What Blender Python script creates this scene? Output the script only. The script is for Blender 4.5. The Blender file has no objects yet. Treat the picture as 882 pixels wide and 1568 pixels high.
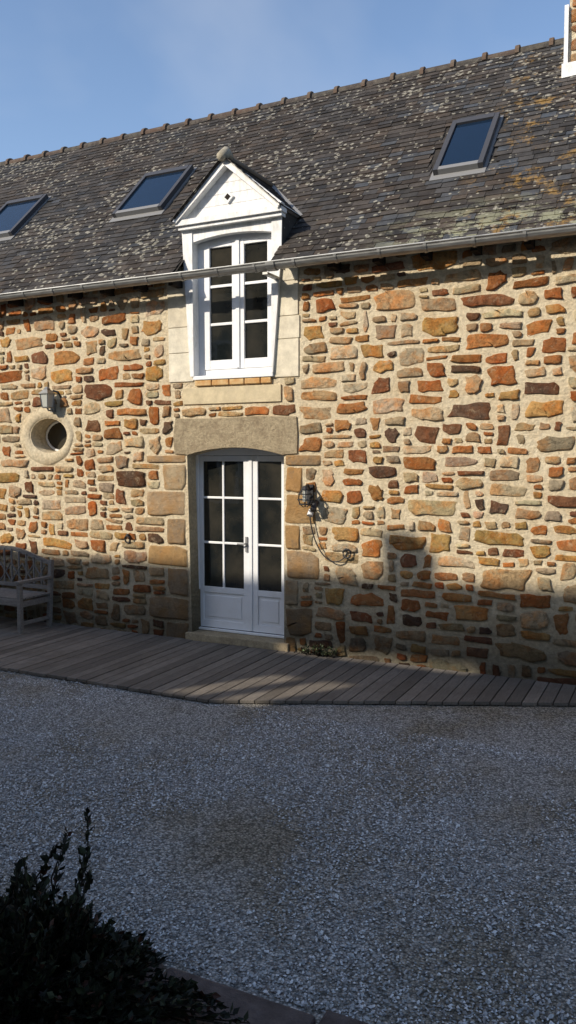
import bpy, math, random
from mathutils import Vector, Matrix
from mathutils import noise as mn_
R = random.Random(47)
scene = bpy.context.scene
scene.view_settings.view_transform='Standard'
scene.view_settings.look='None'
scene.view_settings.exposure=0

# ------------------------------------------------------------ helpers
class MB:
    def __init__(s): s.v=[]; s.f=[]; s.m=[]; s.c=[]
    def add(s,vs,fs,mat=0,col=(1,1,1,1)):
        b=len(s.v); s.v+=[tuple(q) for q in vs]
        if isinstance(col,list): s.c+=col
        else: s.c+=[col]*len(vs)
        for f in fs: s.f.append(tuple(b+i for i in f)); s.m.append(mat)
    def box(s,x0,x1,y0,y1,z0,z1,mat=0,col=(1,1,1,1)):
        s.add([(x0,y0,z0),(x1,y0,z0),(x1,y1,z0),(x0,y1,z0),(x0,y0,z1),(x1,y0,z1),(x1,y1,z1),(x0,y1,z1)],
              [(0,3,2,1),(4,5,6,7),(0,1,5,4),(1,2,6,5),(2,3,7,6),(3,0,4,7)],mat,col)
    def prism(s,poly,y0,y1,mat=0,col=(1,1,1,1)):   # poly in xz
        n=len(poly)
        s.add([(x,y0,z) for x,z in poly]+[(x,y1,z) for x,z in poly],
              [tuple(range(n)),tuple(range(2*n-1,n-1,-1))]+[((i+1)%n,i,n+i,n+(i+1)%n) for i in range(n)],mat,col)
    def beam(s,p,q,w,h,mat=0,col=(1,1,1,1),up=(0,0,1)):
        p=Vector(p);q=Vector(q);d=(q-p).normalized();up=Vector(up)
        a=d.cross(up)
        if a.length<1e-3: a=d.cross(Vector((1,0,0)))
        a.normalize(); b=a.cross(d).normalized(); a=a*w/2;b=b*h/2
        s.add([p-a-b,p+a-b,p+a+b,p-a+b,q-a-b,q+a-b,q+a+b,q-a+b],
              [(0,3,2,1),(4,5,6,7),(0,1,5,4),(1,2,6,5),(2,3,7,6),(3,0,4,7)],mat,col)
    def tube(s,pts,r,n=8,mat=0,col=(1,1,1,1)):
        pts=[Vector(p) for p in pts]; rings=[]
        rs=r if isinstance(r,list) else [r]*len(pts)
        for i,p in enumerate(pts):
            d=(pts[min(i+1,len(pts)-1)]-pts[max(i-1,0)]).normalized()
            a=d.cross(Vector((0,0,1)))
            if a.length<1e-2: a=d.cross(Vector((0,1,0)))
            a.normalize(); b=a.cross(d)
            rings.append([p+(a*math.cos(t)+b*math.sin(t))*rs[i] for t in [2*math.pi*k/n for k in range(n)]])
        vs=[v for g in rings for v in g]; fs=[]
        for i in range(len(pts)-1):
            for k in range(n):
                fs.append((i*n+k,i*n+(k+1)%n,(i+1)*n+(k+1)%n,(i+1)*n+k))
        fs.append(tuple(range(n-1,-1,-1))); fs.append(tuple((len(pts)-1)*n+k for k in range(n)))
        s.add(vs,fs,mat,col)
    def obj(s,name,mats,parent=None,smooth=False,bevel=0):
        me=bpy.data.meshes.new(name); me.from_pydata(s.v,[],s.f); 
        me.polygons.foreach_set('material_index',s.m)
        ca=me.color_attributes.new('Col','FLOAT_COLOR','POINT')
        ca.data.foreach_set('color',[k for c in s.c for k in c])
        if smooth: me.polygons.foreach_set('use_smooth',[True]*len(s.f))
        me.update()
        for m in mats: me.materials.append(m)
        o=bpy.data.objects.new(name,me); scene.collection.objects.link(o)
        if parent: o.parent=parent
        if bevel:
            b=o.modifiers.new('bevel','BEVEL'); b.width=bevel; b.segments=2; b.limit_method='ANGLE'
        return o
def empty(name,loc=(0,0,0)):
    e=bpy.data.objects.new(name,None); scene.collection.objects.link(e); e.empty_display_size=.2
    return e

class Mat:
    def __init__(s,name,rough=.8,spec=.3):
        s.m=bpy.data.materials.new(name); s.m.use_nodes=True; s.nt=s.m.node_tree; s.N=s.nt.nodes
        s.b=s.N['Principled BSDF']; s.b.inputs['Roughness'].default_value=rough
        s.b.inputs['Specular IOR Level'].default_value=spec
        g=s.N.new('ShaderNodeNewGeometry'); s.pos=g.outputs['Position']
    def L(s,a,b): s.nt.links.new(a,b)
    def mapping(s,scale):
        n=s.N.new('ShaderNodeMapping'); n.inputs['Scale'].default_value=scale; s.L(s.pos,n.inputs[0]); return n.outputs[0]
    def noise(s,scale,detail=4,rough=.6,vec=None,dist=0):
        n=s.N.new('ShaderNodeTexNoise'); n.inputs['Scale'].default_value=scale; n.inputs['Detail'].default_value=detail
        n.inputs['Roughness'].default_value=rough; n.inputs['Distortion'].default_value=dist
        s.L(vec or s.pos,n.inputs['Vector']); return n.outputs['Fac']
    def vor(s,scale,out='Distance',vec=None,feature='F1'):
        n=s.N.new('ShaderNodeTexVoronoi'); n.feature=feature; n.inputs['Scale'].default_value=scale
        s.L(vec or s.pos,n.inputs['Vector']); return n.outputs[out]
    def ramp(s,fac,stops):
        n=s.N.new('ShaderNodeValToRGB'); e=n.color_ramp.elements
        while len(e)<len(stops): e.new(.5)
        for i,(p,c) in enumerate(stops):
            e[i].position=p; e[i].color=(c if isinstance(c,tuple) else (c,c,c))+(1,) 
        s.L(fac,n.inputs[0]); return n.outputs[0]
    def mix(s,fac,a,b,mode='MIX'):
        n=s.N.new('ShaderNodeMix'); n.data_type='RGBA'; n.blend_type=mode
        for v,i in ((fac,0),(a,6),(b,7)):
            if isinstance(v,(int,float)): n.inputs[i].default_value=v
            elif isinstance(v,tuple): n.inputs[i].default_value=v+(1,)
            else: s.L(v,n.inputs[i])
        return n.outputs[2]
    def math(s,op,a,b=0):
        n=s.N.new('ShaderNodeMath'); n.operation=op
        for v,i in ((a,0),(b,1)):
            if isinstance(v,(int,float)): n.inputs[i].default_value=v
            else: s.L(v,n.inputs[i])
        return n.outputs[0]
    def attr(s):
        n=s.N.new('ShaderNodeAttribute'); n.attribute_name='Col'; return n
    def color(s,c):
        if isinstance(c,tuple): s.b.inputs['Base Color'].default_value=c+(1,)
        else: s.L(c,s.b.inputs['Base Color'])
        return s
    def bump(s,h,strength=.5,dist=.01,):
        n=s.N.new('ShaderNodeBump'); n.inputs['Strength'].default_value=strength; n.inputs['Distance'].default_value=dist
        s.L(h,n.inputs['Height']); s.L(n.outputs[0],s.b.inputs['Normal']); return s

def lowshade(m,c):  # deepens shade on the lower wall, painted into the base colour
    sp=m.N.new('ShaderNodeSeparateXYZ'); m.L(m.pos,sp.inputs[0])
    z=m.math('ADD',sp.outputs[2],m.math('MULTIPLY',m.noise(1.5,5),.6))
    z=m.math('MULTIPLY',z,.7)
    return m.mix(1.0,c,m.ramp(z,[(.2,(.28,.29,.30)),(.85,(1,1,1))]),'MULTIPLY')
def mortar_col(m):
    c=m.ramp(m.noise(1.7,5),[(.3,(.74,.61,.41)),(.7,(.88,.77,.56))])
    c=m.mix(m.ramp(m.noise(5,6,.7),[(.5,0.),(.7,.5)]),c,(.60,.43,.24))
    return m.mix(1.0,c,m.ramp(m.noise(26,6,.7),[(.3,.62),(.62,1.0)]),'MULTIPLY')
m=Mat('lime_mortar',.95,.1); m.color(lowshade(m,mortar_col(m))); m.bump(m.noise(24,7,.75),1.0,.035); M_mort=m.m
m=Mat('oculus_render',.95,.1); m.color(m.mix(1.0,mortar_col(m),(.78,.78,.78),'MULTIPLY')); m.bump(m.noise(24,6,.7),.8,.02); M_ocu=m.m

m=Mat('rubble_stone',.88,.2); a=m.attr()
base=m.mix(1.0,a.outputs['Color'],m.ramp(m.noise(11,8,.78,dist=1.0),[(.27,.28),(.5,1.0),(.76,1.45)]),'MULTIPLY')
base=m.mix(m.ramp(m.noise(5,5,.7),[(.47,0.),(.60,.75)]),base,m.mix(1.0,base,(1.18,.74,.42),'MULTIPLY'))
base=m.mix(m.ramp(m.noise(15,6,.75,dist=.5),[(.55,0.),(.67,.55)]),base,(.56,.44,.28))
base=m.mix(m.ramp(m.noise(8,6,.75),[(.57,0.),(.67,.6)]),base,m.mix(1.0,base,(.45,.41,.38),'MULTIPLY'))
edge=m.math('ADD',m.math('MULTIPLY',a.outputs['Alpha'],.55),m.math('MULTIPLY',m.noise(11,7,.78),1.10))
fac=m.ramp(edge,[(.50,1.0),(.62,.0)])
m.color(lowshade(m,m.mix(fac,base,mortar_col(m))))
m.bump(m.noise(19,8,.78),1.0,.055); M_stone=m.m

m=Mat('dressed_granite',.88,.2); a=m.attr()
base=m.mix(1.0,a.outputs['Color'],m.ramp(m.noise(16,7,.8),[(.25,.5),(.55,1.0),(.8,1.35)]),'MULTIPLY')
base=m.mix(m.ramp(m.noise(3.5,5,.7),[(.44,0.),(.62,.7)]),base,(.46,.25,.09))
base=m.mix(m.ramp(m.noise(8,6,.75),[(.55,0.),(.66,.55)]),base,(.17,.135,.10))
edge=m.math('ADD',m.math('MULTIPLY',a.outputs['Alpha'],.7),m.math('MULTIPLY',m.noise(14,6,.75),.7))
m.color(lowshade(m,m.mix(m.ramp(edge,[(.34,.85),(.52,.0)]),base,mortar_col(m))))
m.bump(m.noise(28,8,.8),1.0,.035); M_gran=m.m

m=Mat('lintel_granite',.9,.2)
base=m.ramp(m.noise(30,8,.85),[(.3,(.20,.16,.11)),(.5,(.42,.34,.22)),(.72,(.58,.47,.32))])
base=m.mix(m.ramp(m.noise(5,6,.75),[(.48,0.),(.64,.55)]),base,(.22,.16,.10)); m.color(base); m.bump(m.noise(30,8,.8),1.0,.028); M_lint=m.m

m=Mat('limestone_block',.85,.2); a=m.attr()
c=m.mix(1.0,a.outputs['Color'],m.ramp(m.noise(7,7,.72),[(.3,.70),(.65,1.05)]),'MULTIPLY')
c=m.mix(m.ramp(m.noise(3,7,.8,vec=m.mapping((2,2,.7))),[(.5,0.),(.7,.45)]),c,(.42,.36,.27))
m.color(c); m.bump(m.noise(50,5),.5,.009); M_lime=m.m

m=Mat('slate',.75,.22); a=m.attr()
c=m.mix(1.0,a.outputs['Color'],m.ramp(m.noise(7,6,.7),[(.3,.6),(.7,1.35)]),'MULTIPLY')
brown=m.ramp(m.noise(.55,5,.6),[(.36,.0),(.56,.9)])
c=m.mix(brown,c,m.mix(1.0,c,(1.14,.98,.84),'MULTIPLY'))
big=m.noise(.9,5,.65)
dens=m.ramp(big,[(.36,.04),(.58,.38)])
sp=m.math('LESS_THAN',m.math('ADD',m.vor(12),m.math('MULTIPLY',m.noise(50,3),.14)),m.math('ADD',dens,.05))
sp2=m.math('MULTIPLY',sp,m.ramp(m.noise(30,3),[(.33,.15),(.58,.85)]))
c=m.mix(sp2,c,(.34,.32,.26))
wash=m.ramp(m.noise(2.5,8,.8),[(.52,0.),(.74,.18)])
c=m.mix(wash,c,(.20,.18,.15))
sepx=m.N.new('ShaderNodeSeparateXYZ'); m.L(m.pos,sepx.inputs[0])
rt=m.ramp(m.math('MULTIPLY',sepx.outputs[0],.25),[(.58,0.),(.75,1.)])
ol=m.math('MULTIPLY',rt,m.ramp(m.noise(3.2,7,.8),[(.55,0.),(.61,.85)]))
c=m.mix(ol,c,(.25,.15,.045))
ez_=m.ramp(m.math('SUBTRACT',sepx.outputs[2],4.0),[(.12,1.),(.7,0.)])
rt2=m.ramp(m.math('MULTIPLY',sepx.outputs[0],.25),[(.38,0.),(.62,1.)])
moss=m.math('MULTIPLY',m.math('MULTIPLY',ez_,rt2),m.ramp(m.noise(4.5,7,.8,vec=m.mapping((.8,1.6,1.6))),[(.50,0.),(.54,1.)]))
c=m.mix(moss,c,(.30,.30,.20))
m.color(c); m.bump(m.noise(45,5,.7),.6,.008); M_slate=m.m

m=Mat('white_paint',.38,.4); m.color(m.mix(m.ramp(m.noise(6,6,.7),[(.45,0.),(.8,.5)]),(.80,.81,.82),(.66,.65,.62))); m.bump(m.noise(30,3),.08,.003); M_white=m.m
m=Mat('weathered_white_paint',.5,.3); 
c=m.mix(m.ramp(m.noise(4,7,.78,vec=m.mapping((3,3,1))),[(.45,0.),(.68,.7)]),(.80,.80,.79),(.46,.45,.42)); m.color(c); m.bump(m.noise(30,3),.15,.004); M_wwhite=m.m
m=Mat('window_glass',.03,.6); m.color(m.ramp(m.noise(1.3,5,.6),[(.4,(.008,.010,.010)),(.65,(.045,.040,.030))])); m.bump(m.noise(3,2),.10,.01); M_glass=m.m
m=Mat('skylight_glass',.05,.5); m.color((.006,.016,.035)); M_sky=m.m
m=Mat('skylight_frame',.5,.4); m.color((.055,.055,.06)); M_sframe=m.m
m=Mat('zinc',.42,.5); m.b.inputs['Metallic'].default_value=.65
m.color(m.ramp(m.noise(9,5,.6,vec=m.mapping((.6,3,3))),[(.3,(.22,.22,.21)),(.7,(.44,.44,.42))])); M_zinc=m.m
m=Mat('lead_flashing',.6,.4); m.color((.20,.20,.20)); M_lead=m.m
m=Mat('ridge_clay',.9,.2); a=m.attr(); m.color(m.mix(m.ramp(m.noise(12,5,.7),[(.45,0.),(.65,.6)]),a.outputs['Color'],(.14,.125,.10))); m.bump(m.noise(40,4),.4,.01); M_ridge=m.m
m=Mat('dark_timber',.9,.1); m.color((.03,.025,.02)); M_dark=m.m
m=Mat('weathered_deck',.8,.25); a=m.attr()
g=m.noise(10,6,.7,vec=m.mapping((9,.9,5)))
c=m.mix(1.0,a.outputs['Color'],m.ramp(g,[(.25,.55),(.75,1.3)]),'MULTIPLY')
c=m.mix(m.ramp(m.noise(1.8,6,.7),[(.45,0.),(.65,.5)]),c,(.09,.075,.06))
m.color(c); m.bump(g,.4,.006); M_deck=m.m
m=Mat('weathered_teak',.85,.2); g=m.noise(12,5,.7,vec=m.mapping((1,4,4)))
m.color(m.ramp(g,[(.3,(.13,.12,.11)),(.75,(.26,.24,.22))])); M_teak=m.m
m=Mat('black_iron',.5,.4); m.color((.02,.02,.022)); M_iron=m.m
m=Mat('brick_orange',.9,.2); m.color(m.ramp(m.noise(14,4),[(.35,(.50,.27,.10)),(.65,(.60,.43,.22))])); m.bump(m.noise(50,4),.5,.008); M_brick=m.m

# ------------------------------------------------------------ main house
house=empty('stone_house')
OCX,OCZ=-2.88,2.31
XL,XR=-9.0,7.0
def arc(x0,x1,z,rise,n=10):
    return [(x0+(x1-x0)*i/n, z+rise*(1-(2*i/n-1)**2)) for i in range(n+1)]
door_arc=arc(.59,-.70,2.06,.09)
outer=[(XL,-.3),(-.645,-.3),(-.70,2.06)]+list(reversed(door_arc))[1:-1]+[(.59,2.06),(.59,-.3),(XR,-.3),(XR,4.27),(.60,4.27),(.50,2.95),(-.60,2.95),(-.74,4.27),(XL,4.27)]
cu=bpy.data.curves.new('wall_mortar','CURVE'); cu.dimensions='2D'; cu.fill_mode='BOTH'; cu.extrude=.3
def spl(pts):
    s=cu.splines.new('POLY'); s.points.add(len(pts)-1)
    for p,(x,z) in zip(s.points,pts): p.co=(x,z,0,1)
    s.use_cyclic_u=True
spl(outer)
spl([(OCX+.03+.31*math.cos(t),OCZ+.01+.225*math.sin(t)) for t in [2*math.pi*i/32 for i in range(32)]])
co=bpy.data.objects.new('tmpwall',cu); scene.collection.objects.link(co)
bpy.context.view_layer.update()
me=bpy.data.meshes.new_from_object(co.evaluated_get(bpy.context.evaluated_depsgraph_get()))
me.transform(Matrix.Translation((0,.3,0))@Matrix.Rotation(math.radians(90),4,'X'))
wo=bpy.data.objects.new('wall_mortar',me); scene.collection.objects.link(wo); wo.parent=house
me.materials.clear(); me.materials.append(M_mort)
bpy.data.objects.remove(co)

def rings(mb,cx,cz,out,col,prot,y0,tilt,prof):
    n=len(out); vs=[];cs=[]
    for sc,y,e in prof:
        for x,z in out:
            vs.append((cx+x*sc,y0+y*prot+(R.uniform(-.003,.003)+tilt[0]*x+tilt[1]*z if e>.1 else 0),cz+z*sc)); cs.append((col[0],col[1],col[2],e))
    vs.append((cx,y0-prot*1.03,cz)); cs.append((col[0],col[1],col[2],1))
    K=len(prof); fs=[]
    for k in range(K-1):
        for i in range(n): fs.append((k*n+i,k*n+(i+1)%n,(k+1)*n+(i+1)%n,(k+1)*n+i))
    for i in range(n): fs.append(((K-1)*n+i,(K-1)*n+(i+1)%n,K*n))
    mb.add(vs,fs,0,cs)
def stone(mb,cx,cz,w,h,col,prot,y0=0.0,jit=1.0):
    a,b=w/2,h/2; mn=min(w,h)
    j=lambda k: R.uniform(-k,k)*mn*jit
    C=[(-a+abs(j(.36)),-b+abs(j(.20))),(a-abs(j(.36)),-b+abs(j(.20))),(a-abs(j(.36)),b-abs(j(.22))),(-a+abs(j(.36)),b-abs(j(.22)))]
    P=[]
    for i in range(4):
        p=C[i];q=C[(i+1)%4]
        if R.random()<.36*jit:
            o=C[i-1]; f=R.uniform(.15,.45)
            P.append((p[0]+(o[0]-p[0])*f,p[1]+(o[1]-p[1])*f)); g=R.uniform(.10,.32); P.append((p[0]+(q[0]-p[0])*g,p[1]+(q[1]-p[1])*g))
        else: P.append(p)
        for t in ((.5,) if abs(q[0]-p[0])+abs(q[1]-p[1])<.16 else (.35,.7)):
            P.append((p[0]+(q[0]-p[0])*t+j(.10),p[1]+(q[1]-p[1])*t+j(.10)))
    Q=[]
    for i in range(len(P)):
        p=P[i];q=P[(i+1)%len(P)]
        Q.append((p[0]*.86+q[0]*.14,p[1]*.86+q[1]*.14));Q.append((p[0]*.14+q[0]*.86,p[1]*.14+q[1]*.86))
    ro=R.uniform(-.09,.09)*jit*(1 if w<.3 else .5); cr,sr=math.cos(ro),math.sin(ro)
    Q=[(x*cr-z*sr,x*sr+z*cr) for x,z in Q]
    rings(mb,cx,cz,Q,col,prot,y0,(R.uniform(-.04,.04),R.uniform(-.07,.07)),((1.04,.6,0),(1.0,-.2,.1),(.95,-.85,.45),(.82,-1,.85)))

GR=[(.46,.33,.20),(.46,.29,.13),(.52,.40,.25),(.40,.29,.18),(.50,.29,.12),(.32,.23,.14)]
quo=[]
z=-.28; i=0
for hh in (.33,.30,.36,.27,.34,.32,.33,.30):
    z1=min(z+hh,2.07)
    quo.append((-1.26-R.uniform(0,.08) if i%2 else -1.03+R.uniform(-.04,.06),-.715 if z>.9 else -.68,z,z1))
    z=z1; i+=1
z=-.28;i=0
for hh in (.30,.34,.31,.33,.29,.35,.30,.3):
    z1=min(z+hh,2.07)
    quo.append((.60,.98+R.uniform(-.04,.08) if i%2 else .80+R.uniform(-.04,.05),z,z1)); z=z1; i+=1
excl=[q for q in quo]+[(-.87,.76,2.07,2.50),(-.97,-.60,2.93,4.3),(.46,.80,2.93,4.3),(-.74,.58,2.64,4.3),(-.68,.60,-.3,2.2)]

PAL=[((.53,.40,.24),24),((.50,.34,.18),19),((.60,.48,.32),11),((.45,.21,.075),16),((.39,.15,.05),11),((.24,.11,.055),8),((.14,.085,.055),5),((.38,.29,.19),7),((.52,.31,.11),11)]
tot=sum(w for _,w in PAL)
def pick():
    r=R.uniform(0,tot)
    for c,w in PAL:
        r-=w
        if r<=0: break
    k=R.uniform(.76,1.15); return tuple(min(.7,v*k*R.uniform(.95,1.05)) for v in c)
DX=.02; NX=int((XR-XL)/DX)
sky=[-.28+.03*mn_.noise(Vector((i*.02,0,0))) for i in range(NX)]
def holes(ix):
    x=XL+(ix+.5)*DX; L=[(e[2],e[3]) for e in excl if e[0]-.005<x<e[1]+.005]
    d=(x-OCX)/.46
    if abs(d)<1:
        q=.385*math.sqrt(1-d*d); L.append((OCZ-q,OCZ+q))
    return sorted(L)
HO=[holes(i) for i in range(NX)]
def settle(i):
    ch=True
    while ch:
        ch=False
        for a_,b_ in HO[i]:
            if a_-.035<=sky[i]<b_-.001: sky[i]=b_; ch=True
for i in range(NX): settle(i)
sb=MB(); TOP=4.24; cnt=0; it=0
def place(i,n,z0,h):
    global cnt
    g=R.uniform(.006,.026); gh=R.uniform(.006,.022)
    wj=n*DX-g; hj=h-gh
    if wj>.04 and hj>.025:
        stone(sb,XL+(i+n/2)*DX,z0+h/2+R.uniform(-.004,.004),wj,hj,pick(),R.uniform(.010,.028)); cnt+=1
while it<20000:
    it+=1
    mn=min(sky)
    if mn>=TOP: break
    i=sky.index(mn); j=i
    while j<NX and sky[j]-mn<.034: j+=1
    L=j-i
    lz=sky[i-1] if i>0 else 9; rz=sky[j] if j<NX else 9
    if L*DX<.13:
        tgt=min(lz,rz,TOP); 
        cap=min([TOP]+[a_ for k in range(i,j) for a_,b_ in HO[k] if a_>mn])
        base=max(sky[i:j]); hh=min(tgt,cap)-base
        if L*DX>=.06 and hh>.045:
            m_=1
            while hh/m_>max(.09,L*DX*1.3): m_+=1
            for q in range(m_): place(i,L,base+q*hh/m_,hh/m_)
        up=max(min(tgt,cap),mn+.02)
        for k in range(i,j): sky[k]=max(sky[k],up); settle(k)
        continue
    h=R.choice([.055,.07,.08,.09,.10,.11,.12,.13,.14,.16,.18,.20,.23])*R.uniform(.9,1.1)
    w=h*R.choice([1.1,1.4,1.7,2.0,2.3,2.7,3.2,4.0]); w=min(.56,max(.13,w))
    n=int(w/DX)
    if L-n<7: n=L if L*DX<.52 else L//2
    if R.random()<.5: i=j-n
    z0=max(sky[i:i+n])
    if R.random()<.7:
      for lv in (lz,rz,max(lz,rz)):
        if lv<9 and .055<lv-z0<.26 and abs(z0+h-lv)<.045: h=lv-z0; break
    cap=min([TOP+.03]+[a_ for k in range(i,i+n) for a_,b_ in HO[k] if a_>mn])
    if cap-z0<h+.055: h=cap-z0
    if h>.28: h=h/2
    if h<.035:
        for k in range(i,i+n): sky[k]=max(sky[k]+.02,z0+max(h,0.01)); settle(k)
        continue
    place(i,n,z0,h)
    for k in range(i,i+n): sky[k]=z0+h; settle(k)
sb.obj('rubble_stones',[M_stone],house,smooth=True)

qb=MB()
for (x0,x1,z0,z1) in quo:
    stone(qb,(x0+x1)/2,(z0+z1)/2,x1-x0-.012,z1-z0-.016,R.choice(GR),.016,y0=-.003,jit=.32)
qb.obj('door_quoins',[M_gran],house,smooth=True)
lb=MB()
pts=[(-.87,2.08),(-.705,2.07)]+list(reversed(door_arc))+[(.60,2.07),(.76,2.08),(.765,2.3),(.75,2.49),(.2,2.505),(-.3,2.49),(-.85,2.50),(-.88,2.3)]
lb.prism(pts,-.022,.06)
lb.obj('door_lintel',[M_lint],house,bevel=.012)
wb=MB()
CR=[(.72,.66,.52),(.76,.70,.56),(.68,.61,.47),(.74,.67,.52)]
z=2.93
for hh in (.34,.30,.36,.31):
    z1=min(z+hh-.006,4.25)
    wb.box(-.95+R.uniform(-.01,.02),-.595,-.016,.1,z,z1,0,R.choice(CR)+(1,)); z+=hh
z=2.93
for hh in (.42,.25,.38,.27):
    z1=min(z+hh-.006,4.25)
    wb.box(.455,.775+R.uniform(-.02,.01),-.016,.1,z,z1,0,R.choice(CR)+(1,)); z+=hh
wb.box(-.74,.56,-.020,.05,2.66,2.852,0,(.62,.52,.34,1))
wb.obj('window_surround',[M_lime],house,bevel=.005)
bb=MB(); x=-.56
while x<.42:
    w=R.uniform(.16,.24); bb.box(x,min(x+w,.44),-.035,.2,2.87,2.935); x+=w+.012
bb.obj('brick_sill',[M_brick],house,bevel=.008)
ob=MB(); n=48; vs=[]
for t in [2*math.pi*i/n for i in range(n)]:
    c,s_=math.cos(t),math.sin(t); wv=1+.02*math.sin(3*t)+.015*math.sin(8*t+1)
    vs.append((OCX+.45*c*wv,.012,OCZ+.375*s_*wv)); vs.append((OCX+.44*c*wv,-.006,OCZ+.365*s_*wv))
    vs.append((OCX+.01+.38*c,-.009,OCZ+.30*s_))
    vs.append((OCX+.03+.33*c,-.010,OCZ+.01+.24*s_)); vs.append((OCX+.03+.318*c,.004,OCZ+.01+.228*s_)); vs.append((OCX+.03+.30*c,.34,OCZ+.01+.218*s_))
fs=[]
for i in range(n):
    for k in range(5): fs.append((i*6+k,((i+1)%n)*6+k,((i+1)%n)*6+k+1,i*6+k+1))
ob.add(vs,fs); ob.obj('oculus_surround',[M_ocu],house,smooth=True)
og=MB(); og.box(OCX-.3,OCX+.35,.28,.31,OCZ-.25,OCZ+.25,0)
og.tube([(OCX+.03+.285*math.cos(t),.27,OCZ+.01+.205*math.sin(t)) for t in [k*.2618 for k in range(25)]],.016,6,1)
og.obj('oculus_window',[M_glass,M_white],house)

# ---- door
D=MB(); ya=.20
D.box(-.70,-.662,ya-.02,ya+.08,-.06,2.18); D.box(.55,.60,ya-.02,ya+.08,-.06,2.18); D.box(-.66,.55,ya-.015,ya+.08,2.06,2.18)
def leaf(x0,x1,gl,gr,mid):
    D.box(x0,gl,ya,ya+.05,-.03,2.055); D.box(gr,x1,ya,ya+.05,-.03,2.055)
    D.box(gl,gr,ya+.002,ya+.05,1.99,2.055); D.box(gl,gr,ya+.002,ya+.05,.40,.47); D.box(gl,gr,ya+.002,ya+.05,-.03,.06)
    D.box(gl,gr,ya+.016,ya+.04,.06,.40)
    D.box(gl+.04,gr-.04,ya+.008,ya+.016,.10,.36)
    for z in (1.01,1.555): D.box(gl,gr,ya+.006,ya+.04,z-.013,z+.013)
    if mid: D.box((gl+gr)/2-.013,(gl+gr)/2+.013,ya+.004,ya+.04,.47,1.99)
    D.box(gl,gr,ya+.022,ya+.03,.47,1.99,1)
leaf(-.658,.048,-.61,-.045,True); leaf(.053,.547,.145,.455,False)
D.box(.03,.075,ya-.014,ya-.001,-.02,2.05)
D.box(-.66,.56,ya-.05,ya-.003,-.06,-.034)
D.obj('french_door',[M_white,M_glass],house,bevel=.004)
H=MB(); H.box(-.015,.012,ya-.016,ya-.001,.92,1.10,0); H.tube([(0,ya-.02,1.02),(0,ya-.055,1.02),(-.10,ya-.055,1.015)],.009,8)
H.obj('door_handle',[M_lead],house)
T=MB(); T.box(-.72,.66,-.05,.3,-.16,-.065); T.obj('door_threshold',[M_lint],house,bevel=.012)
I=MB(); I.box(-9,7,.62,.64,-.2,4.1); I.obj('interior_partition',[M_dark],house)

# ---- dormer window
W=MB(); yw=.10
W.box(-.60,-.49,yw-.02,yw+.06,2.96,4.70); W.box(.42,.52,yw-.02,yw+.06,2.96,4.70)
W.box(-.49,.42,yw-.02,yw+.06,2.96,3.06); W.box(-.49,.42,yw-.02,yw+.06,4.535,4.70)
def cas(x0,x1,gl,gr):
    W.box(x0,gl,yw-.03,yw+.03,3.062,4.533);W.box(gr,x1,yw-.03,yw+.03,3.062,4.533)
    W.box(gl,gr,yw-.028,yw+.03,3.062,3.17);W.box(gl,gr,yw-.028,yw+.03,4.46,4.533)
    for z in (3.585,4.02): W.box(gl,gr,yw-.02,yw+.02,z-.016,z+.016)
    W.box(gl,gr,yw-.003,yw+.006,3.17,4.46,1)
cas(-.488,-.037,-.415,-.115); cas(-.033,.418,.045,.345)
W.box(-.06,-.01,yw-.045,yw-.031,3.07,4.53)
W.box(-.58,.47,-.045,yw-.021,2.94,2.985)
W.obj('dormer_casement_window',[M_white,M_glass],house,bevel=.004)
P=MB()
P.prism([(-.615,2.98),(-.565,2.98),(-.575,4.66),(-.715,4.66),(-.69,4.2)],-.05,.079)
P.prism([(.455,2.98),(.475,2.98),(.555,4.0),(.58,4.2),(.59,4.66),(.46,4.66)],-.05,.079)
hd=[(-.575,4.52)]+[(x,z) for x,z in arc(-.575,.46,4.52,.05,12)][1:-1]+[(.46,4.52),(.46,4.66),(-.575,4.66)]
P.prism(hd,-.035,.05)
P.box(-.75,.625,-.13,.0,4.702,4.765); P.box(-.73,.61,-.10,.0,4.66,4.702)
AX,AZ=-.075,5.32; GB=4.765
def hw(z): return .63*(AZ-z)/(AZ-GB)
for k in range(5):
    za=GB+k*.12; zc=min(za+.117,AZ-.02)
    if zc>za: P.prism([(AX-hw(za),za),(AX+hw(za),za),(AX+hw(zc),zc),(AX-hw(zc),zc)],-.06,-.0)
dz=4.955
dv=[(AX,dz-.07),(AX+.075,dz),(AX,dz+.07),(AX-.075,dz)]
P.prism(dv,-.085,-.058)
P.prism([(AX+(x-AX)*.55,dz+(z-dz)*.55) for x,z in dv],-.088,-.0851,1)
for sg in (-1,1):
    e=(AX+sg*.68,GB-.01)
    P.prism([(AX,AZ-.04),(AX,AZ+.05),(e[0]+sg*.03,e[1]+.03),(e[0]-sg*.02,e[1]-.03)][::(1 if sg<0 else -1)],-.15,-.062)
P.obj('dormer_gable',[M_wwhite,M_dark],house,bevel=.004)
C=MB()
for x,s_ in ((-.69,-1),(.595,1)):
    C.add([(x,-.045,4.34),(x,-.045,4.75),(x,.37,4.75)],[(0,1,2)],0,(.05,.05,.05,1))
    C.add([(x,-.045,4.1),(x,-.045,4.35),(x,.01,4.39),(x,-.01,4.1)],[(0,1,2,3)],0,(.05,.05,.05,1))
C.obj('dormer_cheeks',[M_slate],house)

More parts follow.
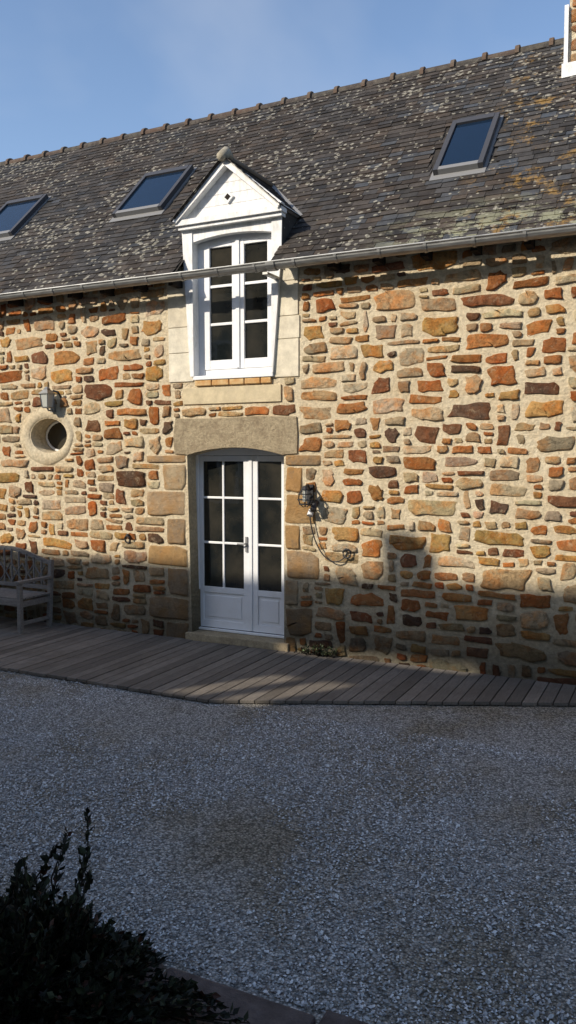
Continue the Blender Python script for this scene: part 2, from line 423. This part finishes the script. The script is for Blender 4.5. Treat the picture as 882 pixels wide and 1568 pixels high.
# ---- roof slates
RD=5.37
def RP(x,s,h=0): return (x,-.25+(s-h)*.70711,4.135+(s+h)*.70711)
SL=4.455
sky_l=[(2.07,2.61,1.336,2.50),(-2.41,-1.61,1.58,2.67),(-5.03,-4.22,1.55,2.62)]
sl=MB()
def scol():
    k=R.uniform(.6,1.4); b=R.random()
    c=(.041,.040,.040) if b<.65 else ((.046,.041,.037) if b<.9 else (.037,.040,.045))
    return tuple(v*k for v in c)+(1,)
EXP=.105
rows=int(SL/EXP)
for r in range(rows+1):
    s0=r*EXP; x=XL-.2+(.09 if r%2 else 0)+R.uniform(-.02,.02)
    while x<XR+.2:
        w=.18+R.uniform(-.02,.02); x0,x1=x+.002,x+w-.002; x+=w
        sm=s0+EXP/2; bad=False
        for a_,b_,c_,d_ in sky_l:
            if x1>a_+.02 and x0<b_-.02 and c_-.02<sm<d_-.02: bad=True
        zz=RP(0,sm)[2]
        hwid=.68*max(0,(RD-zz))/(RD-4.74) if zz>4.74 else .665
        if zz<RD and x1>AX-hwid+.03 and x0<AX+hwid-.03: 
            if x0<AX-hwid and x1>AX-hwid: x1=AX-hwid+.03
            elif x1>AX+hwid and x0<AX+hwid: x0=AX+hwid-.03
            else: bad=True
            if x1-x0<.02: bad=True
        if bad: continue
        j=R.uniform(-.010,.010); t=.0075
        s1=min(s0+EXP*1.7,SL); hh=.015+R.uniform(0,.007); sk=R.uniform(-.007,.007)
        A=[RP(x0,s0+j,hh),RP(x1,s0+j+sk,hh+R.uniform(-.002,.004)),RP(x1,s1,.004),RP(x0,s1,.004)]
        B=[RP(x0,s0+j,hh-t),RP(x1,s0+j+sk,hh-t)]
        cc=scol()
        if x>1.3 and R.random()<.12: cc=(.05,.06,.075,1)
        sl.add(A+B,[(0,1,2,3),(4,5,1,0),(4,0,3),(5,2,1)],0,cc)
DW,DH=.70,.62
LL=math.hypot(DW,DH)
for sg in (-1,1):
    ux=sg*DW/LL; uz=-DH/LL; nx=-uz*sg; nz=abs(ux)
    rws=int(LL/.10)+1
    for r in range(rws):
        q0=LL-r*.10; q1=max(q0-.16,0)
        y=-.19+(-.08 if r%2 else 0)
        while True:
            y0=max(y+.002,-.19); y1=y+.17; y+=.172
            zq=RD+uz*(q0-.05); ylim=zq-4.385+.06
            if y0>ylim: break
            y1=min(y1,ylim)
            if y1-y0<.02: continue
            def Q(q,yy,h): return (AX+ux*q+nx*h,yy,RD+uz*q+nz*h)
            A=[Q(q0,y0,.016),Q(q0,y1,.016),Q(q1,y1,.004),Q(q1,y0,.004),Q(q0,y0,.004),Q(q0,y1,.004)]
            sl.add(A,[(0,1,2,3),(4,5,1,0),(0,3,4)],0,scol())
    b0=[(AX,-.18,RD-.005),(AX+ux*LL,-.18,RD-.005+uz*LL),(AX+ux*LL,.42,RD-.005+uz*LL),(AX,1.07,RD-.005)]
    sl.add(b0,[(0,1,2,3)],0,(.03,.03,.03,1))
sl.obj('roof_slates',[M_slate],house)
rd=MB()
def rect(x0,x1,s0,s1): rd.add([RP(x0,s0),RP(x1,s0),RP(x1,s1),RP(x0,s1)],[(0,1,2,3)],0,(.03,.03,.03,1))
rect(XL-.2,-.68,0,SL); rect(.59,XR+.2,0,SL); rect(-.68,.59,.87,SL)
rd.add([(XL-.2,2.9,7.285),(XR+.2,2.9,7.285),(XR+.2,6.1,4.085),(XL-.2,6.1,4.085)],[(0,1,2,3)],0,(.05,.05,.05,1))
rd.obj('roof_deck',[M_slate],house)
gb=MB()
for x in (XL,XR): gb.add([(x,.6,-.3),(x,5.9,-.3),(x,5.9,4.2),(x,2.9,7.2),(x,0.0,4.3),(x,.0,-.3)],[(0,1,2,3,4,5)])
gb.add([(XL,5.9,-.3),(XR,5.9,-.3),(XR,5.9,4.25),(XL,5.9,4.25)],[(0,1,2,3)])
gb.obj('gable_and_rear_walls',[M_mort],house)
so=MB(); so.box(XL,-.72,-.22,.0,4.13,4.15); so.box(.63,XR,-.22,.0,4.13,4.15)
x=XL+.2
while x<XR:
    if not(-.8<x<.7): so.box(x,x+.07,-.21,-.001,4.02,4.129)
    x+=.5
so.obj('eave_soffit',[M_dark],house)

F=MB()
for sg in (-1,1):
    p=Vector((AX,RD-4.385+.0,RD+.03)); q=Vector((AX+sg*DW,.37,RD-DH+.025))
    F.beam(p,q,.045,.012,0,up=(0,-.7,.7))
F.obj('valley_flashing',[M_lead],house)
F=MB()
F.tube([(AX,-.20,RD+.01),(AX,.3,RD+.02),(AX,1.03,RD+.02)],.04,8,0,(.2,.16,.12,1)); F.tube([(AX-.01,-.22,RD-.02),(AX,-.12,RD+.05),(AX,-.02,RD+.03)],[.05,.07,.045],8,0,(.40,.36,.28,1))
F.obj('dormer_ridge_cap',[M_ridge],house,smooth=True)
F=MB(); F.beam((AX+DW-.02,-.17,4.765),(AX+DW-.02,.35,4.765),.025,.04); F.beam((AX-DW+.02,-.17,4.765),(AX-DW+.02,.35,4.765),.025,.04); F.obj('dormer_eave_boards',[M_wwhite],house)

rb=MB(); x=XL-.2
while x<XR+.2:
    col=R.choice([(.075,.055,.045),(.06,.05,.045),(.09,.06,.045),(.055,.05,.045)])+(1,)
    for (xa,xb,r_) in ((x,x+.37,.09),(x+.368,x+.42,.12)):
        n=9; vs=[]; dzr=R.uniform(-.006,.006)
        for xx in (xa,xb):
            for k in range(n):
                t=math.pi*(k/(n-1))*1.1-.05*math.pi; vs.append((xx,2.9-r_*math.cos(t),7.225+dzr+r_*math.sin(t)*.95))
        fs=[(k,k+1,n+k+1,n+k) for k in range(n-1)]+[tuple(range(n)),tuple(range(2*n-1,n-1,-1))]
        rb.add(vs,fs,0,col if r_<.1 else (.11,.075,.055,1))
    x+=.42
rb.obj('ridge_tiles',[M_ridge],house)

for k,(x0,x1,s0,s1) in enumerate(sky_l):
    V=MB()
    def sb_(xa,xb,sa,sb2,h0,h1,mat):
        P8=[RP(xa,sa,h0),RP(xb,sa,h0),RP(xb,sb2,h0),RP(xa,sb2,h0),RP(xa,sa,h1),RP(xb,sa,h1),RP(xb,sb2,h1),RP(xa,sb2,h1)]
        V.add(P8,[(0,3,2,1),(4,5,6,7),(0,1,5,4),(1,2,6,5),(2,3,7,6),(3,0,4,7)],mat)
    sb_(x0-.03,x1+.03,s0-.10,s1+.04,-.01,.022,2)
    sb_(x0,x0+.055,s0,s1,.023,.085,0);sb_(x1-.055,x1,s0,s1,.023,.085,0)
    sb_(x0+.055,x1-.055,s0,s0+.07,.023,.083,2);sb_(x0+.055,x1-.055,s1-.10,s1,.023,.09,0)
    sb_(x0+.055,x1-.055,s0+.07,s1-.10,.03,.062,1)
    V.obj('roof_window',[M_sframe,M_sky,M_lead],house)

G=MB(); n=9; gy,gz,gr_=-.315,4.10,.068
def halfpipe(xa,xb,r_,ro):
    vs=[]
    for xx in (xa,xb):
        for k in range(n):
            t=math.pi+math.pi*k/(n-1); vs.append((xx,gy+r_*math.cos(t),gz+r_*math.sin(t)))
        for k in range(n):
            t=math.pi+math.pi*k/(n-1); vs.append((xx,gy+ro*math.cos(t),gz+ro*math.sin(t)))
    m_=2*n; fs=[]
    for k in range(n-1):
        fs.append((k,k+1,m_+k+1,m_+k)); fs.append((n+k+1,n+k,m_+n+k,m_+n+k+1))
        fs.append((k,n+k,n+k+1,k+1)); fs.append((m_+k+1,m_+n+k+1,m_+n+k,m_+k))
    fs+= [(0,m_,m_+n,n),(n-1,2*n-1,m_+2*n-1,m_+n-1)]
    G.add(vs,fs)
halfpipe(XL-.2,XR+.2,gr_-.006,gr_)
x=XL
while x<XR:
    halfpipe(x,x+.03,gr_+.001,gr_+.008); x+=.47
G.tube([(XL-.2,gy-gr_,gz+.004),(XR+.2,gy-gr_,gz+.004)],.011,8)
halfpipe(.56,.66,gr_+.001,gr_+.013)
G.box(.50,.56,gy-.02,-.02,gz-.11,gz-.085)
G.obj('zinc_gutter',[M_zinc],house,smooth=False)

ch=MB(); ch.box(3.24,4.3,2.25,3.5,6.3,8.6); ch.box(3.2,4.34,2.21,3.54,8.6,8.72)
ch.obj('chimney_core',[M_mort],house)
cs=MB(); z=6.65
while z<8.55:
    h=R.uniform(.12,.22); x=3.24
    while x<4.25:
        w=min(R.uniform(.2,.4),4.3-x); stone(cs,x+w/2,z+h/2,w-.02,h-.02,R.choice([(.40,.19,.07),(.42,.27,.14),(.30,.18,.10)]),.02,y0=2.25,jit=.5); x+=w
    z+=h
cs.obj('chimney_stones',[M_stone],house,smooth=True)
fl=MB(); fl.box(3.19,4.35,2.05,2.249,6.42,6.62); fl.box(3.19,3.236,2.2,2.9,6.5,7.35); fl.obj('chimney_flashing',[M_wwhite],house)

# ------------------------------------------------------------ deck
dk=empty('wooden_deck')
db=MB(); x=-7.0
edy=lambda q: -1.97 if q<.82 else -1.97+(q-.82)*.46
while x<5.0:
    w=.118
    k=R.uniform(.65,1.25); c=(.18*k,.158*k,.134*k,1)
    if edy(x+w)<-.05:
        zt=-.15+R.uniform(-.003,.003); e=R.uniform(-.008,.008)
        db.add([(x,edy(x)+e,zt-.03),(x+w,edy(x+w)+e,zt-.03),(x+w,-.012,zt-.03),(x,-.012,zt-.03),(x,edy(x)+e,zt),(x+w,edy(x+w)+e,zt),(x+w,-.012,zt),(x,-.012,zt)],
           [(0,3,2,1),(4,5,6,7),(0,1,5,4),(1,2,6,5),(2,3,7,6),(3,0,4,7)],0,c)
    x+=w+.010
db.obj('deck_boards',[M_deck],dk,bevel=.003)
jb=MB(); jb.box(-7,.8,-1.9,-1.85,-.21,-.184,0,(.1,.09,.08,1)); jb.box(-7,4.0,-.5,-.45,-.21,-.184,0,(.1,.09,.08,1)); jb.obj('joists',[M_deck],dk)

# ------------------------------------------------------------ ground
m=Mat('gravel_ground',.95,.15)
v=m.N.new('ShaderNodeTexVoronoi'); v.inputs['Scale'].default_value=75; m.L(m.pos,v.inputs['Vector'])
sp=m.N.new('ShaderNodeSeparateColor'); m.L(v.outputs['Color'],sp.inputs[0])
c=m.ramp(sp.outputs[0],[(0,(.20,.19,.175)),(.4,(.39,.38,.35)),(.8,(.57,.55,.52)),(1,(.78,.76,.72))])
c=m.mix(1.0,c,m.ramp(v.outputs['Distance'],[(.3,1.0),(.75,.4)]),'MULTIPLY')
soil=m.ramp(m.noise(.9,7,.72,vec=m.mapping((1,.7,1))),[(.45,0.),(.60,.8)])
c=m.mix(soil,c,m.mix(1.0,c,(.68,.60,.46),'MULTIPLY')); m.color(c)
inv=m.math('SUBTRACT',1.0,v.outputs['Distance']); m.bump(inv,1.0,.016); M_grav=m.m
gm=MB(); gm.add([(-400,-400,-.19),(400,-400,-.19),(400,400,-.19),(-400,400,-.19)],[(0,1,2,3)])
gm.obj('ground',[M_grav])
m=Mat('pebbles',.9,.2); a=m.attr(); m.color(a.outputs['Color']); M_peb=m.m
pb=MB()
for _ in range(90000):
    y=-5.2+3.3*(R.random()**1.25); x=R.uniform(-2.6,5.4)
    dx,dy=x-4.576,y+8
    dep=-.4415*dx+.897*dy; rt_=.897*dx+.4415*dy
    if abs(rt_)>dep*.42+.1: continue
    if y>edy(x)+.01: continue
    nz_=mn_.noise(Vector((x*.9,y*.6,3)))+.5*mn_.noise(Vector((x*2.3,y*2.3,7)))
    if nz_>R.uniform(-.05,.5): continue
    s_=R.uniform(.004,.009)*(1.5 if R.random()<.08 else 1)
    g=R.choice([.18,.28,.36,.43,.51,.62,.78]); w_=R.uniform(-.012,.022)
    col=(g+w_,g,g-w_*.5,1); th=R.uniform(0,3.14); c_,n_=math.cos(th),math.sin(th)
    a1,a2,a3=s_*R.uniform(.9,1.4),s_*R.uniform(.6,1),s_*R.uniform(.5,.9)
    z=-.187+a3*.4
    loc=[(a1,0,0),(0,a2,0),(-a1,0,0),(0,-a2,0),(a1*.2,a2*.1,a3)]
    tl=R.uniform(-.5,.5)
    pb.add([(x+p[0]*c_-p[1]*n_,y+p[0]*n_+p[1]*c_,z+p[2]+p[0]*tl) for p in loc],[(0,1,4),(1,2,4),(2,3,4),(3,0,4)],0,col)
pb.obj('gravel',[M_peb])

# ------------------------------------------------------------ foreground kerb
m=Mat('edging_stone',.9,.2); m.color(m.ramp(m.noise(7,6,.7),[(.3,(.06,.045,.04)),(.7,(.15,.12,.11))])); m.bump(m.noise(25,6,.7),.8,.02); M_edge=m.m
kb=MB(); x=-2.
while x<8:
    w=R.uniform(.4,.75); kb.box(x,x+w-.02,-5.62+R.uniform(-.02,.02),-5.22+R.uniform(-.03,.02),-.25,-.15+R.uniform(-.012,.012)); x+=w
kb.obj('stone_kerb',[M_edge],bevel=.02)
tb=MB(); tb.box(-2,8,-9.4,-5.64,-.25,-.165); tb.obj('terrace_paving',[M_edge])

# ------------------------------------------------------------ bush
m=Mat('bush_leaves',.6,.3); a=m.attr(); m.color(a.outputs['Color']); M_leaf=m.m
bush=empty('garden_bush')
lf=MB(); st=MB()
def leaf_(p,d,L_,col):
    d=Vector(d).normalized(); a_=d.cross(Vector((R.uniform(-1,1),R.uniform(-1,1),R.uniform(-1,1)))).normalized()
    w=L_*.28; n_=a_.cross(d)
    p=Vector(p)
    lf.add([p,p+d*L_*.45+a_*w+n_*L_*.06,p+d*L_,p+d*L_*.45-a_*w+n_*L_*.06],[(0,1,2),(0,2,3)],0,col)
def shoot(base,top,nl,rl,dk=1):
    base=Vector(base);top=Vector(top); mid=(base+top)/2+Vector((R.uniform(-.06,.06),R.uniform(-.06,.06),0))
    pts=[base,mid,top]; st.tube(pts,[.006,.004,.002],5,0)
    for k in range(nl):
        t=(k+R.random())/nl; t=.25+.75*t
        p=(base*(1-t)**2+mid*2*t*(1-t)+top*t*t)
        ax=(top-base).normalized()
        d=Vector((R.uniform(-1,1),R.uniform(-1,1),R.uniform(-.3,.6)))+ax*.9
        g=R.choice([.008,.012,.02,.036])*dk; c=(g*.85,g*1.1,g*.5,1)
        if R.random()<.05: c=(.05,.018,.01,1)
        leaf_(p,d,rl*R.uniform(.6,1.2),c)
BC=Vector((2.14,-5.64,-.17))
for _ in range(560):
    th=R.uniform(0,6.283); rr=math.sqrt(R.random())
    bx=BC+Vector((math.cos(th)*rr*.35,math.sin(th)*rr*.3,0))
    lump=1+.18*math.sin(3*th+1)+.12*math.sin(7*th)
    hr=rr**.8; hz=.49*(1-hr**1.1)+.03
    top=BC+Vector((math.cos(th)*hr*.86*lump,math.sin(th)*hr*.48*lump,hz*R.uniform(.5,1.15)+.02))
    if top.x<1.95: top.z-=.08
    shoot(bx,top,24,.046)
for (x,y,z) in ((2.20,-5.24,.42),(2.25,-5.3,.30),(2.14,-5.3,.34),(2.07,-5.3,.27),(2.3,-5.35,.20),(1.95,-5.4,.2)):
    shoot((x+R.uniform(-.05,.05),y-.12,0),(x,y,z),34,.045)
lf.obj('leaves',[M_leaf],bush); st.obj('stems',[M_dark],bush)
m=Mat('red_petals',.6,.3); m.color((.10,.012,.01)); 
fw=MB()
for _ in range(4):
    th=R.uniform(0,6.28); r_=R.uniform(.2,.5); p=BC+Vector((math.cos(th)*r_,math.sin(th)*r_*.7,.40*(1-r_)))
    for k in range(6):
        t=k*1.047; d=Vector((math.cos(t),math.sin(t),.4))*.016
        fw.add([p,p+d+Vector((-d.y,d.x,0))*.4,p+d*1.3,p+d-Vector((-d.y,d.x,0))*.4],[(0,1,2,3)])
fw.obj('flowers',[m.m],bush)
lf=MB(); st=MB(); weed=empty('weed_plant')
for _ in range(36):
    x=1.06+R.gauss(0,.10); shoot((x,-.06,-.15),(x+R.uniform(-.06,.06),-.06-R.uniform(0,.1),-.15+R.uniform(.03,.13)),8,.035,4)
lf.obj('weed_leaves',[M_leaf],weed); st.obj('weed_stems',[M_dark],weed)

# ------------------------------------------------------------ bench
be=empty('garden_bench'); b=MB()
bx1,bx0=-2.72,-4.25; yb=-.20; yf=-.70; g0=-.15
for x in (bx0,bx1):
    b.beam((x,yf,g0),(x,yf,g0+.62),.055,.055)
    b.beam((x,yb,g0),(x,yb+.06,g0+.86),.055,.055)
    b.beam((x,yf-.05,g0+.64),(x,yb+.04,g0+.64),.075,.035)
    b.beam((x,yf,g0+.36),(x,yb,g0+.36),.035,.07); b.beam((x,yf,g0+.12),(x,yb,g0+.12),.03,.045)
b.beam((bx0,yf,g0+.38),(bx1,yf,g0+.38),.03,.08); b.beam((bx0,yb,g0+.38),(bx1,yb,g0+.38),.03,.08)
for k in range(7): y=yf+.01+k*.072; b.box(bx0-.02,bx1+.02,y,y+.055,g0+.42,g0+.442)
b.beam((bx0,yb+.03,g0+.50),(bx1,yb+.03,g0+.50),.03,.05)
n=18; pp=[]
def topz(x): t=max(0,min(1,(x-bx0)/(bx1-bx0))); return g0+.82+.16*math.sin(math.pi*t)**1.3
for i in range(n+1):
    x=bx0+(bx1-bx0)*i/n; pp.append((x,yb+.055,topz(x)))
for i in range(n): b.beam(pp[i],pp[i+1],.034,.055)
x=bx0+.08
while x<bx1-.05:
    b.box(x-.012,x+.012,yb+.03,yb+.05,g0+.52,topz(x)); x+=.13
x=bx0+.05
while x<bx1-.2:
    b.beam((x,yb+.04,g0+.53),(x+.2,yb+.04,g0+.79),.014,.024,up=(0,1,0)); b.beam((x,yb+.04,g0+.79),(x+.2,yb+.04,g0+.53),.014,.024,up=(0,1,0)); x+=.2
b.obj('bench_frame',[M_teak],be,bevel=.004)

# ------------------------------------------------------------ lamps
m=Mat('lantern_glass',.15,.6); m.color((.45,.46,.42)); M_lg=m.m
ln=empty('wall_lantern'); l=MB(); lx,ly,lz=-2.74,-.13,2.79
def frus(mb,cx,cy,z0,z1,r0,r1,n=4,mat=0,ph=math.pi/4):
    vs=[(cx+r*math.cos(ph+2*math.pi*k/n),cy+r*math.sin(ph+2*math.pi*k/n),z) for z,r in ((z0,r0),(z1,r1)) for k in range(n)]
    mb.add(vs,[(k,(k+1)%n,n+(k+1)%n,n+k) for k in range(n)]+[tuple(range(n-1,-1,-1)),tuple(range(n,2*n))],mat)
q_=.82
frus(l,lx,ly,lz-.13*q_,lz+.07*q_,.075*q_,.105*q_,4,1); frus(l,lx,ly,lz+.07*q_,lz+.085*q_,.13*q_,.13*q_); frus(l,lx,ly,lz+.085*q_,lz+.15*q_,.12*q_,.045*q_); frus(l,lx,ly,lz+.15*q_,lz+.18*q_,.05*q_,.03*q_,8)
frus(l,lx,ly,lz-.15*q_,lz-.13*q_,.07*q_,.085*q_)
for k in range(4):
    t=math.pi/4+k*math.pi/2; l.beam((lx+.077*q_*math.cos(t),ly+.077*q_*math.sin(t),lz-.13*q_),(lx+.107*q_*math.cos(t),ly+.107*q_*math.sin(t),lz+.07*q_),.012,.012)
l.tube([(lx,ly,lz-.12),(lx,ly+.02,lz-.15),(lx,-.03,lz-.15),(lx,-.005,lz-.10)],.012); l.box(lx-.035,lx+.035,-.045,-.02,lz-.17,lz-.02)
l.tube([(lx+.13,-.02,lz+.02),(lx+.14,-.08,lz+.08),(lx+.08,-.11,lz+.10)],.013,8,2)
l.obj('lantern_body',[M_zinc,M_lg,M_iron],ln)
wl=empty('wall_lamp'); l=MB(); lx,lz=.93,1.62
l.box(lx-.035,lx+.035,-.045,-.015,lz-.10,lz+.12)
l.tube([(lx,-.04,lz+.06),(lx,-.10,lz+.12),(lx,-.17,lz+.10)],.012)
ring=lambda z,r:[(lx+r*math.cos(t),-.17+r*math.sin(t),z) for t in [2*math.pi*k/12 for k in range(13)]]
for z,r in ((lz+.07,.035),(lz+.02,.075),(lz-.04,.082),(lz-.09,.065)): l.tube(ring(z,r),.006,6)
for k in range(6):
    t=k*math.pi/3; l.tube([(lx+r*math.cos(t),-.17+r*math.sin(t),z) for z,r in ((lz+.08,.03),(lz+.02,.075),(lz-.04,.082),(lz-.09,.065),(lz-.12,.02))],.005,5)
frus(l,lx,-.17,lz+.07,lz+.11,.045,.02,10); l.tube([(lx,-.17,lz+.07),(lx,-.17,lz-.06)],.028,10,1)
l.tube([(lx+.07,-.03,lz-.08),(lx+.08,-.10,lz-.10),(lx+.08,-.14,lz-.16)],.035,10,0)
l.tube([(lx+.02,-.05,lz-.16),(lx+.02,-.09,lz-.22)],[.028,.034],10,2)
l.obj('lamp_body',[M_iron,M_lg,M_white],wl,smooth=False)
l=MB()
ctrl=[Vector(p) for p in ((lx+.0,-.05,lz-.20),(lx+.03,-.06,lz-.55),(lx+.22,-.07,lz-.86),(lx+.42,-.06,lz-.72),(lx+.44,-.035,lz-.60))]
def bez(c,t):
    c=list(c)
    while len(c)>1: c=[c[i]*(1-t)+c[i+1]*t for i in range(len(c)-1)]
    return c[0]
l.tube([bez(ctrl,t/24) for t in range(25)],.007,6)
l.tube([(lx+.44+.045*math.cos(t),-.045,lz-.62+.05*math.sin(t)) for t in [k*.6 for k in range(11)]],.010,6)
l.obj('lamp_cable',[M_iron],wl,smooth=True)
tr=MB(); tr.tube([(-1.56+.04*math.cos(t),-.045-.01*math.sin(t),1.02+.045*math.sin(t)) for t in [k*.5236 for k in range(13)]],.010,6); tr.tube([(-1.56,.0,1.075),(-1.56,-.06,1.075)],.014,6)
tr.obj('tethering_ring',[M_iron],smooth=True)

# ------------------------------------------------------------ house opposite (casts the long shadow)
AZ_=math.radians(35); EL=math.radians(31)
RY=-12.6; RH=.76+(-RY)/math.cos(AZ_)*math.tan(EL)
h2=empty('plastered_house')
m=Mat('render_plaster',.9,.2); m.color(m.ramp(m.noise(3,5),[(.3,(.42,.38,.31)),(.7,(.50,.46,.38))])); m.bump(m.noise(40,4),.3,.01); M_rend=m.m
o=MB(); y0,y1=RY-2.9,RY+2.9; xa,xb=-24,13; ez=RH-2.9*1.0
fy=y1-.3
wx0,wx1,wz0,wz1=-5.40,-4.48,5.78,6.52  # unglazed opening and post, added to throw sun patches on the deck
o.box(xa,wx0,fy-.06,fy,-.2,ez); o.box(wx1,xb,fy-.06,fy,-.2,ez); o.box(wx0,wx1,fy-.06,fy,-.2,wz0); o.box(wx0,wx1,fy-.06,fy,wz1,ez)
o.box(-5.04,-4.84,fy-.05,fy-.01,wz0,wz1)
o.box(xa,xb,y0+.3,y0+.6,-.2,ez); 
for x in (xa,xb-.2): o.box(x,x+.2,y0+.601,fy-.061,-.2,ez)
for x in (xa,xb): o.add([(x,y0+.3,ez),(x,y1-.3,ez),(x,RY,RH-.15)],[(0,1,2)])
o.obj('house_walls',[M_rend],h2)
o=MB()
def slope(s_,xA,xB,dA,dB): o.add([(xA,RY+s_*dA,RH-dA),(xB,RY+s_*dA,RH-dA),(xB,RY+s_*dB,RH-dB),(xA,RY+s_*dB,RH-dB)],[(0,1,2,3)],0,(.05,.05,.05,1))
slope(1,xa-.2,xb+.2,0,3.05)
hx0,hx1,hd0,hd1=-8.6,-6.4,.5,1.75  # roof hole added so sun passes through to the front opening
slope(-1,xa-.2,hx0,0,3.05); slope(-1,hx1,xb+.2,0,3.05); slope(-1,hx0,hx1,0,hd0); slope(-1,hx0,hx1,hd1,3.05)
o.obj('house_roof',[M_slate],h2)
o=MB(); cxx=2.05+RY*math.tan(AZ_); o.box(cxx-.17,cxx+.17,RY-.18,RY+.18,RH-.6,RH+.38); o.box(cxx-.20,cxx+.20,RY-.21,RY+.21,RH+.26,RH+.31); o.obj('house_chimney',[M_rend],h2)
o=MB()
for x in range(-22,12,3):
    for z in (.9,3.6):
        o.box(x,x+1.0,y1-.30+.003,y1-.26,z,z+1.4,1); o.box(x-.08,x,y1-.297,y1-.22,z-.08,z+1.48,0);o.box(x+1,x+1.08,y1-.297,y1-.22,z-.08,z+1.48,0);o.box(x,x+1,y1-.297,y1-.22,z+1.4,z+1.48,0);o.box(x,x+1,y1-.297,y1-.22,z-.08,z,0);o.box(x+.47,x+.53,y1-.259,y1-.23,z,z+1.4,0)
o.obj('house_windows',[M_white,M_glass],h2)

# ------------------------------------------------------------ light
S=Vector((-math.sin(AZ_)*math.cos(EL),-math.cos(AZ_)*math.cos(EL),math.sin(EL)))
sd=bpy.data.lights.new('sun','SUN'); sd.energy=5.0; sd.angle=math.radians(.5); sd.color=(1,.90,.75)
so_=bpy.data.objects.new('sun',sd); scene.collection.objects.link(so_); so_.rotation_euler=S.to_track_quat('Z','Y').to_euler(); so_.location=S*40
w=bpy.data.worlds.new('World'); scene.world=w; w.use_nodes=True; nt=w.node_tree
bg=nt.nodes['Background']; sk=nt.nodes.new('ShaderNodeTexSky'); sk.sky_type='NISHITA'; sk.sun_disc=False
sk.sun_elevation=EL; sk.sun_rotation=math.atan2(S.x,S.y)%(2*math.pi)
gn=nt.nodes.new('ShaderNodeMix'); gn.data_type='RGBA'; gn.blend_type='MULTIPLY'; gn.inputs[0].default_value=1
nt.links.new(sk.outputs[0],gn.inputs[6]); gn.inputs[7].default_value=(1.45,1.5,1.58,1)
tc=nt.nodes.new('ShaderNodeTexCoord'); mp=nt.nodes.new('ShaderNodeMapping'); mp.inputs['Scale'].default_value=(1,1,2.0); mp.inputs['Location'].default_value=(.35,.1,0); nt.links.new(tc.outputs['Generated'],mp.inputs[0])
no=nt.nodes.new('ShaderNodeTexNoise'); no.inputs['Scale'].default_value=1.5; no.inputs['Detail'].default_value=5; no.inputs['Distortion'].default_value=.3; nt.links.new(mp.outputs[0],no.inputs['Vector'])
rp=nt.nodes.new('ShaderNodeValToRGB'); rp.color_ramp.elements[0].position=.53; rp.color_ramp.elements[1].position=.85; rp.color_ramp.elements[1].color=(.45,.45,.45,1); nt.links.new(no.outputs['Fac'],rp.inputs[0])
mx=nt.nodes.new('ShaderNodeMix'); mx.data_type='RGBA'; nt.links.new(rp.outputs[0],mx.inputs[0]); nt.links.new(gn.outputs[2],mx.inputs[6]); mx.inputs[7].default_value=(6.2,6.5,7,1)
nt.links.new(mx.outputs[2],bg.inputs[0]); bg.inputs[1].default_value=.125

# ------------------------------------------------------------ camera
cd=bpy.data.cameras.new('camera'); cam=bpy.data.objects.new('camera',cd); scene.collection.objects.link(cam)
cd.sensor_fit='VERTICAL'; cd.sensor_height=36; cd.lens=27.99; cd.clip_end=1000
yaw=math.radians(26.2); pit=math.radians(3.94)
F_=Vector((-math.sin(yaw)*math.cos(pit),math.cos(yaw)*math.cos(pit),-math.sin(pit))); r_=Vector((math.cos(yaw),math.sin(yaw),0)); U=r_.cross(F_)
Mx=Matrix((r_,U,-F_)).transposed().to_4x4(); Mx.translation=Vector((4.576,-8.0,2.04)); cam.matrix_world=Mx
scene.camera=cam
